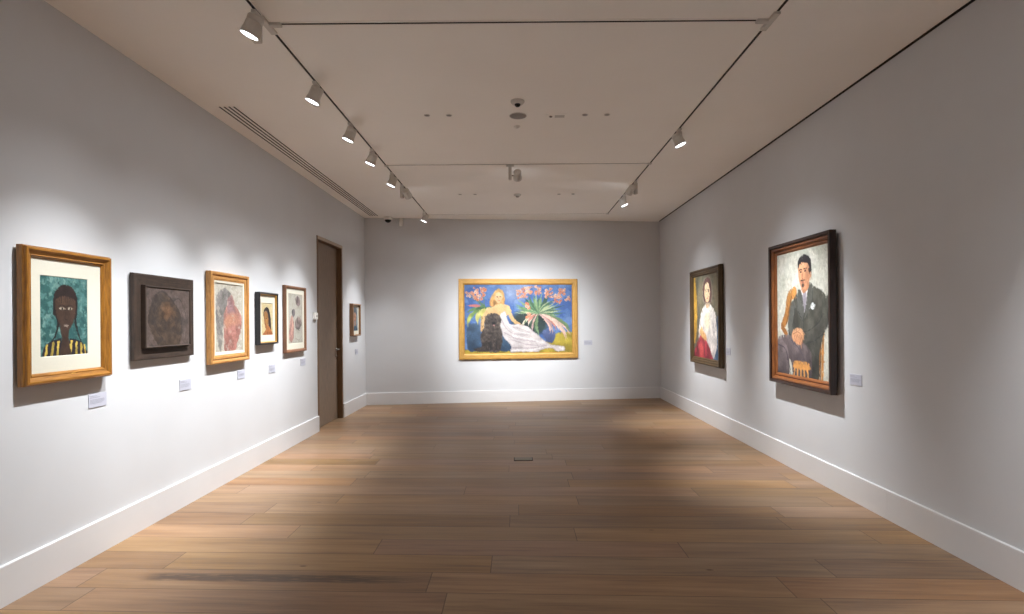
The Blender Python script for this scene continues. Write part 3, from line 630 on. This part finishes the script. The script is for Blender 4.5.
def flowers(cu, cv, n, su, sv, seed):
    r = random.Random(seed)
    for _ in range(int(n*1.5)):
        u = cu+r.uniform(-su, su); v = cv+r.uniform(-sv, sv)
        A.ell(u, v, r.uniform(.007, .014), r.uniform(.01, .022), r.choice(((228, 150, 108), (236, 178, 138), (216, 122, 84), (236, 196, 164), (226, 160, 130))), rot=r.random()*3, soft=.006)
        A.ell(u+.002, v, .004, .006, (190, 84, 60), soft=.004)
# left plant
for b, bend, c in (((.03, .62), .35, (176, 186, 92)), ((.02, .4), .2, (92, 132, 84)), ((.06, .5), .3, (120, 156, 84)), ((.12, .58), .25, (206, 200, 110)), ((.02, .3), .1, (200, 110, 104)), ((.1, .36), .15, (64, 104, 72)), ((.17, .62), .1, (196, 190, 96)), ((.14, .3), .1, (86, 130, 80)), ((.26, .36), -.2, (92, 136, 78)), ((.25, .48), -.2, (60, 100, 66))):
    A.leaf((.19, .33), b, bend, .021, c, var=.15)
for a, b in (((.16, .3), (.1, .1)), ((.17, .3), (.04, .16)), ((.18, .3), (.17, .06)), ((.18, .3), (.11, .22))): A.line([a, b], .006, .004, (86, 120, 80))
flowers(.05, .14, 10, .035, .03, 1); flowers(.1, .1, 9, .02, .06, 2); flowers(.17, .1, 11, .025, .07, 3); flowers(.12, .19, 10, .04, .03, 4)
# right plant: radiating leaves, flower spikes and drooping petals
for k in range(32):
    a = math.radians(180+k*6+rn.uniform(-4, 4)); L_ = rn.uniform(.16, .26)
    A.leaf((.69, .42), (.69+math.cos(a)*L_, .42+math.sin(a)*L_*1.25), rn.uniform(-.12, .12), rn.uniform(.009, .016), rn.choice(((78, 118, 84), (104, 146, 98), (58, 92, 76), (140, 172, 120), (176, 190, 140))), var=.12)
for k in range(24):
    u = .52+k*.02; e = u+(.06 if u > .7 else -.01)+rn.uniform(-.01, .02)
    A.leaf((.64+k*.005, .43), (min(.985, e), rn.uniform(.64, .84) if u > .6 else rn.uniform(.5, .66)), -.22 if u > .7 else .15, rn.uniform(.009, .015), rn.choice(((222, 196, 176), (196, 160, 156), (232, 216, 190), (206, 128, 112), (112, 140, 96), (60, 88, 70), (230, 180, 160))), var=.1)
flowers(.55, .1, 12, .03, .08, 5); flowers(.6, .08, 10, .03, .05, 6); flowers(.5, .14, 8, .02, .06, 7); flowers(.68, .08, 12, .03, .06, 8); flowers(.78, .12, 14, .04, .07, 9); flowers(.86, .2, 14, .045, .06, 10); flowers(.9, .1, 10, .04, .04, 11); flowers(.96, .2, 5, .02, .03, 12); flowers(.58, .3, 6, .02, .05, 13); flowers(.59, .46, 6, .02, .04, 14)
# woman
sk, sk2 = (232, 190, 128), (216, 166, 104)
A.poly([(.23, .3), (.25, .16), (.3, .06), (.35, .09), (.37, .2), (.36, .3), (.3, .34)], (206, 158, 86), (176, 120, 62), var=.25, f=(40, 20))
A.line([(.22, .36), (.17, .52), (.16, .66)], .045, .03, sk, sk2, soft=.008)
A.poly([(.22, .36), (.27, .31), (.3, .28), (.34, .28), (.4, .3), (.41, .36), (.39, .46), (.33, .5), (.26, .46), (.21, .42)], sk, sk2, var=.06)
A.poly([(.275, .17), (.3, .11), (.335, .12), (.35, .18), (.335, .24), (.315, .27), (.29, .24)], (236, 196, 140), (220, 172, 116))
for uu in (.3, .33): A.ell(uu, .175, .008, .006, (84, 66, 60), soft=.005)
A.ell(.316, .235, .009, .006, (196, 80, 66), soft=.005); A.line([(.316, .18), (.313, .21)], .004, .005, (190, 136, 92), soft=.004)
A.line([(.4, .34), (.44, .5), (.52, .6), (.6, .66)], .04, .018, sk, sk2, soft=.008)
dress, d2 = (222, 212, 206), (204, 192, 190)
A.poly([(.27, .46), (.31, .47), (.345, .41), (.375, .4), (.39, .5), (.42, .58), (.5, .585), (.58, .62), (.68, .75), (.78, .87), (.86, .9), (.93, .92), (.92, .97), (.86, .98), (.81, .93), (.74, .94), (.66, .985), (.5, .98), (.42, .985), (.43, .9), (.38, .8), (.33, .7), (.28, .56)], dress, d2, var=.1, edge=(150, 136, 140))
for pts in ([(.34, .5), (.38, .64), (.46, .72), (.58, .74)], [(.36, .7), (.5, .8), (.7, .84)], [(.42, .8), (.58, .88), (.76, .89)], [(.44, .92), (.6, .93), (.76, .9)], [(.42, .62), (.5, .64), (.6, .7)], [(.3, .5), (.32, .6), (.35, .7)]): A.line(pts, .007, .004, (158, 142, 150), op=.8)
for pts in ([(.44, .75), (.6, .8), (.74, .86)], [(.43, .96), (.6, .96), (.74, .92)], [(.4, .6), (.48, .68), (.6, .72)], [(.88, .93), (.92, .95)]): A.line(pts, .011, .006, (236, 230, 228), op=.9)
# dog
A.poly([(.15, .9), (.145, .76), (.165, .66), (.185, .6), (.185, .5), (.21, .43), (.26, .41), (.315, .44), (.335, .52), (.325, .62), (.345, .72), (.34, .86), (.31, .98), (.22, .98), (.12, .97), (.08, .93)], (84, 72, 64), (62, 52, 48), var=.35, f=(50, 34))
for _ in range(150):
    u, v = rn.uniform(.15, .33), rn.uniform(.44, .94); A.line([(u, v), (u+rn.uniform(-.01, .01), v+.03)], .004, .002, rn.choice(((44, 38, 38), (112, 96, 82), (60, 52, 48))), soft=.004, op=.7)
A.ell(.265, .53, .034, .05, (66, 56, 52)); A.ell(.266, .56, .02, .022, (30, 26, 28)); A.ell(.268, .59, .009, .014, (170, 120, 116), soft=.005)
for uu in (.25, .283): A.ell(uu, .51, .005, .006, (18, 16, 18), soft=.004)
for uu in (.24, .29): A.line([(uu, .84), (uu, .96)], .02, .02, (46, 40, 40)); A.ell(uu, .97, .018, .014, (90, 80, 76))
A.dabs(1500, .012, .0055, .16); A.warp(.0035, 60); A.grain(.05); A.build('painting', t, 0, Hh/2, .038)

# ------------------------------------------------------------------ caption cards
def card(label, loc, rot, w_=.16, h_=.095):
    t = thing('picture_label', label, 'wall label', loc, rot, 'caption cards beside the pictures')
    bm = bmesh.new(); box(bm, (-w_/2, -.005, 0), (w_/2, -.0005, h_), 0, .0006); obj('plate', bm, M['card'], t)
    bm = bmesh.new()
    for z, a, b in ((.078, -.07, -.01), (.068, -.07, .02), (.052, -.07, .055), (.044, -.07, .06), (.036, -.07, .05), (.028, -.07, .04)):
        box(bm, (a*w_/.16, -.0056, z*h_/.095), (b*w_/.16, -.0048, z*h_/.095+.0028))
    obj('print_lines', bm, M['ink'], t)
for y0, y1, z, lb in ((3.777, 3.94, 1.025, 'white caption card under the right corner of the teal print'),
                      (4.797, 4.96, 1.016, 'white caption card below the dark brown flat frame'),
                      (5.789, 5.941, 1.013, 'white caption card below the honey oak frame'),
                      (6.526, 6.692, 1.009, 'white caption card below the small black box frame'),
                      (7.475, 7.642, 1.018, 'white caption card below the chestnut framed sketch near the door'),
                      (9.998, 10.171, 1.022, 'white caption card below the small picture beyond the door')):
    card(lb, (XL, (y0+y1)/2, z), (0, 0, R(90)), y1-y0)
card('white caption card beside the portrait of the man in a suit', (XR, 4.8, 1.02), (0, 0, R(-90)), .17)
card('white caption card beside the portrait of the woman in white', (XR, 7.7, 1.11), (0, 0, R(-90)), .17)
card('white caption card on the end wall right of the wide gold-framed painting', (1.44+nb.x*.001, yb(1.44)+nb.y*.001, 1.11), (0, 0, SK), .17)

# ------------------------------------------------------------------ wall sensor by the door
t = thing('wall_sensor', 'small white box sensor on the left wall just before the door', 'sensor', (XL, 7.985, 1.62), (0, 0, R(90)))
bm = bmesh.new(); box(bm, (-.055, -.042, .03), (.055, 0, .135), 0, .008); obj('housing', bm, M['white'], t)
bm = bmesh.new(); lathe(bm, [(.014, 0), (.014, .006), (.008, .009)], 16, Matrix.Translation((0, -.042, .08)) @ Matrix.Rotation(R(90), 4, 'X')); obj('sensor_window', bm, M['lampdark'], t)

# ------------------------------------------------------------------ ceiling: linear air vent
vx0, vx1, vy0, vy1 = -2.785, -2.63, 5.15, 10.49
t = thing('linear_air_vent', 'long four-slot air vent set in the ceiling along the left wall', 'air vent', ((vx0+vx1)/2, vy0, H))
bm = bmesh.new(); hw = (vx1-vx0)/2; Lv = vy1-vy0
box(bm, (-hw-.012, -.012, -.004), (-hw, Lv+.012, 0)); box(bm, (hw, -.012, -.004), (hw+.012, Lv+.012, 0)); box(bm, (-hw, -.012, -.004), (hw, 0, 0)); box(bm, (-hw, Lv, -.004), (hw, Lv+.012, 0))
obj('vent_frame', bm, M['ceiling'], t)
bm = bmesh.new(); box(bm, (-hw, 0, -.0014), (hw, Lv, -.0002)); obj('slot_backing', bm, M['dark'], t)
sw = .021; gap = (2*hw-4*sw)/3
bm = bmesh.new()
for k in range(3):
    x0 = -hw+sw+k*(sw+gap); box(bm, (x0, 0, -.004), (x0+gap, Lv, -.0016))
obj('vent_bars', bm, M['ceiling'], t)

# ------------------------------------------------------------------ lighting tracks
TX0, TX1 = -1.68, 1.735
def track(label, a, b):
    a = Vector(a); b = Vector(b); L_ = (b-a).length; ang = math.atan2(b.y-a.y, b.x-a.x)
    t = thing('lighting_track', label, 'lighting track', (a.x, a.y, H), (0, 0, ang), 'lighting tracks on the ceiling')
    bm = bmesh.new()
    for s in (-1, 1):
        x = sorted((s*.0105, s*.0195)); box(bm, (0, x[0], -.006), (L_, x[1], 0), 0, .001)
    obj('housing', bm, M['ceiling'], t)
    bm = bmesh.new(); box(bm, (0, -.0104, -.0035), (L_, .0104, -.0005)); obj('conductor_slot', bm, M['dark'], t)
    return t
TY = (3.735, 7.11, 10.41)
tl = track('long lighting track running down the left side of the ceiling', (TX0, YF+.5), (TX0, TY[2]+.02))
tr = track('long lighting track running down the right side of the ceiling', (TX1, YF+.5), (TX1, TY[2]+.02))
for lb, y in (('cross lighting track nearest the camera, at the top of the picture', TY[0]), ('middle cross lighting track, with one spotlight hanging from its centre', TY[1]), ('far cross lighting track close to the end wall', TY[2])):
    n = .095 if y < 5 else .03
    c_ = track(lb, (TX0+n, y), (TX1-n, y)); Lt = TX1-TX0-2*n
    for s in (0, 1):
        bm = bmesh.new(); x0 = -n-.018 if s == 0 else Lt; box(bm, (x0+.0005*(1-s), -.0205, -.02), (x0+n+.018, .0205, -.0005 if 0 else -.0125 if 0 else -.0005), 0, .003)
        if y < 5: 
            xx = -n if s == 0 else Lt+n
            box(bm, (xx-.0215, -.11, -.0213), (xx+.0215, .11, -.0005), 0, .003)
        o = obj('track_connector', bm, M['lamp'], c_)

# ------------------------------------------------------------------ track spotlights
def spot_parts(root):
    bm = bmesh.new(); box(bm, (-.016, -.05, -.034), (.016, .05, -.012), 0, .003); lathe(bm, [(.012, -.045), (.012, -.034)], 16); obj('track_adapter', bm, M['lamp'], root)
    bm = bmesh.new(); box(bm, (-.021, -.028, -.205), (.021, .028, -.036), 0, .005); obj('driver_box', bm, M['lamp'], root)
    bm = bmesh.new()
    lathe(bm, [(.012, .062), (.045, .062), (.05, .056), (.05, .03), (.0475, .028), (.0475, .024), (.05, .022), (.052, -.02), (.0555, -.03), (.0575, -.064), (.0545, -.064), (.053, -.058), (.012, -.058)], 32)
    hd = obj('lamp_head', bm, M['lamp'], root); hd.location = (.096, -.03, -.15)
    bm = bmesh.new(); lathe(bm, [(.009, 0), (.009, .06)], 12, Matrix.Translation((.012, 0, -.15)) @ Matrix.Rotation(R(90), 4, 'Y')); obj('pivot', bm, M['lampdark'], root)
    bm = bmesh.new(); lathe(bm, [(.0525, -.0625), (.0525, -.0605)], 32); obj('lens', bm, M['lens'], hd)
    return hd
LC = (.92, .96, 1.)
def lamp_data(power, size):
    L_ = bpy.data.lights.new('beam', 'SPOT'); L_.energy = power; L_.color = LC; L_.spot_size = R(size); L_.spot_blend = 1.; L_.shadow_soft_size = .028; return L_
spill = bpy.data.lights.new('spill', 'SPOT'); spill.energy = 4.; spill.color = LC; spill.spot_size = R(172); spill.spot_blend = .6; spill.shadow_soft_size = .03
weak = spill.copy(); weak.energy = 2.2
proto = thing('track_spotlight', 'x', 'spotlight', (0, 0, 0)); spot_parts(proto); used = [False]
def spotlight(label, x, y, target, side, along_y=True, power=60., size=62):
    if used[0]:
        r = proto.copy(); C.objects.link(r)
        for ch in list(proto.children):
            c = ch.copy(); C.objects.link(c); c.parent = r
            for g in ch.children:
                if g.type == 'LIGHT': continue
                d = g.copy(); C.objects.link(d); d.parent = c
    else: r = proto; used[0] = True
    r['label'] = label; r['group'] = 'grey track spotlights'; r.location = (x, y+(.055 if along_y else 0), H)
    d = Vector(target)-Vector((x, y, H-.15)); yaw = math.atan2(-d.x, d.y); r.rotation_euler = (0, 0, yaw)
    for c in r.children:
        n = c.name.split('.')[0]
        if n == 'track_adapter': c.rotation_euler = (0, 0, -yaw+(0 if along_y else R(90)))
        if n == 'driver_box': c.rotation_euler = (0, 0, 0)
        if n == 'pivot': c.rotation_euler = (0, 0, 0 if side > 0 else R(180))
        if n == 'lamp_head':
            c.location = (.096*side, -.025, -.15); c.rotation_euler = (math.atan2(math.hypot(d.x, d.y), -d.z), 0, 0)
            for dat in (lamp_data(power*.86, size), lamp_data(power*.12, size*1.5), spill if size > 61 else weak):
                l = bpy.data.objects.new(dat.name, dat); C.objects.link(l); l.parent = c; l.location = (0, 0, -.067)
WZ = .5
P0 = 480.
spotlight('spotlight at the top left of the view, lit and turned to the teal print', TX0, 3.53, (XL, 3.6, WZ), -1, power=P0)
spotlight('second lit spotlight from the top along the left track', TX0, 4.585, (XL, 4.57, WZ), -1, power=P0)
spotlight('third lit spotlight from the top along the left track', TX0, 5.545, (XL, 5.55, WZ), -1, power=P0)
spotlight('fourth lit spotlight along the left track, just before the middle cross track', TX0, 6.38, (XL, 6.4, WZ), -1, power=P0*.9)
spotlight('lit spotlight on the left track just past the middle cross track', TX0, 7.39, (XL, 7.3, WZ), -1, power=P0)
spotlight('spotlight on the left track turned away, its round back to the camera', TX0, 8.05, (-.8, yb(-.8), 1.3), 1, power=P0*.65, size=60)
spotlight('lit spotlight at the far end of the left track by the end wall', TX0, 10.0, (XL, 9.95, WZ), -1, power=P0*.8)
spotlight('spotlight hanging alone from the middle of the cross track, back to the camera', -.075, TY[1], (0.03, yb(.03), 1.2), 1, along_y=False, power=P0*2.3, size=52)
spotlight('lit spotlight on the right track turned to the portrait of the man in a suit', TX1, 5.78, (XR, 5.62, WZ), 1, power=P0*1.45)
spotlight('spotlight on the right track turned away towards the end wall', TX1, 7.93, (.55, yb(.55), 1.4), -1, power=P0*.6, size=60)
spotlight('lit spotlight on the right track turned to the portrait of the woman in white', TX1, 8.77, (XR, 8.6, WZ), 1, power=P0*1.45)
# same fittings further back, out of view; last three added for ambient light
spotlight('spotlight on the right track beside the camera, out of view', TX1, 2.45, (XR, 2.4, WZ), 1, power=P0*.75)
spotlight('spotlight added on the left track beside the camera, out of view', TX0, 1.5, (XL, 1.4, WZ), -1, power=P0*.6)
spotlight('spotlight added on the left track behind the camera, out of view', TX0, -.6, (XL, -.6, WZ), -1, power=P0)
spotlight('spotlight added on the right track behind the camera, out of view', TX1, .4, (XR, .3, WZ), 1, power=P0)

# ------------------------------------------------------------------ small ceiling fittings
def disc(name, label, cat, x, y, parts, group=None):
    t = thing(name, label, cat, (x, y, H), (0, 0, 0), group)
    for nm, prof, mat in parts:
        bm = bmesh.new(); lathe(bm, prof, 28); obj(nm, bm, mat, t, False)
disc('dome_camera', 'round white ceiling fitting with a dark dome, above the grey speaker grille', 'camera', .02, 5.08, [('housing', [(.064, 0), (.064, -.012), (.052, -.026), (.03, -.03)], M['lamp']), ('dome', [(.028, -.0305), (.026, -.042), (.016, -.052), (.004, -.055)], M['smoked'])])
disc('ceiling_speaker', 'flat round grey speaker grille in the middle of the ceiling', 'speaker', .025, 5.44, [('rim', [(.086, -.0005), (.086, -.006), (.08, -.006), (.08, -.0005)], M['lamp']), ('grille', [(.079, -.0005), (.079, -.004), (.01, -.005)], M['grille'])])
disc('smoke_detector', 'tiny white ceiling detector just beyond the grey speaker grille', 'detector', .015, 5.74, [('base', [(.034, 0), (.034, -.006), (.024, -.009)], M['white']), ('sensor', [(.018, -.0092), (.015, -.018), (.006, -.021)], M['white'])])
disc('smoke_detector', 'small ceiling detector beyond the middle cross track', 'detector', .023, 8.82, [('base', [(.06, 0), (.06, -.012), (.05, -.022)], M['lamp']), ('sensor', [(.032, -.0225), (.028, -.04), (.01, -.048)], M['lampdark'])])
for x, y, lb in ((-.87, 5.41, 'leftmost of the four small ceiling discs level with the speaker grille'), (-.654, 5.415, 'small ceiling disc left of the speaker grille, the inner one'), (.687, 5.43, 'small ceiling disc right of the rectangular plate, the inner one'), (.904, 5.43, 'rightmost of the four small ceiling discs level with the speaker grille'),
                 (-.894, 8.78, 'leftmost of the four faint ceiling discs beyond the middle cross track'), (-.656, 8.78, 'faint far ceiling disc left of the far detector, the inner one'), (.688, 8.81, 'faint far ceiling disc right of the far detector, the inner one'), (.913, 8.81, 'rightmost of the four faint ceiling discs beyond the middle cross track')):
    disc('ceiling_disc', lb, 'ceiling fitting', x, y, [('rim', [(.03, 0), (.03, -.004), (.024, -.005), (.022, -.0005)], M['lamp']), ('centre', [(.0215, -.0005), (.0215, -.003), (.006, -.0035)], M['grille'])], 'small round ceiling discs')
t = thing('emergency_light', 'small rectangular plate with a dark eye on the ceiling right of the speaker grille', 'ceiling fitting', (.4, 5.445, H))
bm = bmesh.new(); box(bm, (-.105, -.06, -.008), (.105, .06, 0), 0, .003); obj('plate', bm, M['ceiling'], t)
bm = bmesh.new(); lathe(bm, [(.016, -.0082), (.014, -.016), (.005, -.02)], 18, Matrix.Translation((-.05, .0, 0))); obj('lamp_eye', bm, M['grille'], t)
bm = bmesh.new(); box(bm, (-.01, -.03, -.0105), (.085, .03, -.0082), 0, .001); obj('cover', bm, M['lamp'], t)
# corner camera and beam sensor up on the end wall
xx = -2.49; t = thing('dome_camera', 'white dome camera with black eye high in the far left corner', 'camera', (xx+nb.x*.11, yb(xx)+nb.y*.11, H))
bm = bmesh.new(); lathe(bm, [(.085, 0), (.085, -.02), (.08, -.05), (.064, -.055)], 28); obj('housing', bm, M['white'], t)
bm = bmesh.new(); lathe(bm, [(.062, -.0555), (.058, -.078), (.038, -.1), (.008, -.11)], 28); obj('dome', bm, M['smoked'], t)
xx = -2.245; t = thing('motion_sensor', 'white upright motion sensor on the end wall beside the corner dome camera', 'sensor', (xx+nb.x*.001, yb(xx)+nb.y*.001, 3.48), (0, 0, SK))
bm = bmesh.new(); box(bm, (-.03, -.012, .0), (.03, 0, .15), 0, .004); obj('back_plate', bm, M['white'], t)
bm = bmesh.new(); lathe(bm, [(.03, -.005), (.038, .004), (.038, .13), (.03, .139)], 24, Matrix.Translation((0, -.05, 0))); obj('housing', bm, M['white'], t)

# floor box
t = thing('floor_box', 'small bronze socket cover set in the floorboards mid-room', 'floor box', (.06, 6.385, 0))
bm = bmesh.new(); box(bm, (-.11, -.075, .0002), (.11, .075, .004), 0, .0015); obj('surround', bm, M['dark'], t)
bm = bmesh.new(); box(bm, (-.1, -.066, .0042), (.1, .066, .007), 0, .0015); obj('cover_plate', bm, M['bronze'], t)

# ------------------------------------------------------------------ world, camera, view
wd = bpy.data.worlds.new('world'); bpy.context.scene.world = wd; wd.use_nodes = True
wd.node_tree.nodes['Background'].inputs[0].default_value = (.5, .48, .46, 1); wd.node_tree.nodes['Background'].inputs[1].default_value = .05
cam = bpy.data.cameras.new('camera'); co = bpy.data.objects.new('camera', cam); C.objects.link(co)
cam.sensor_width = 36; cam.lens = 550/1024*36; cam.shift_x = (512-517.07)/1024; cam.shift_y = (321.47-307)/1024
roll = .00792
co.matrix_world = Matrix.Translation((0, 0, 1.6)) @ Matrix.Rotation(R(90), 4, 'X') @ Matrix.Rotation(-roll, 4, 'Z')
cam.clip_start = .05
s = bpy.context.scene; s.camera = co
s.view_settings.view_transform = 'Standard'; s.view_settings.look = 'None'; s.view_settings.gamma = 1; s.view_settings.use_curve_mapping = False
s.view_settings.exposure = .06
s.cycles.diffuse_bounces = 12; s.cycles.max_bounces = 16
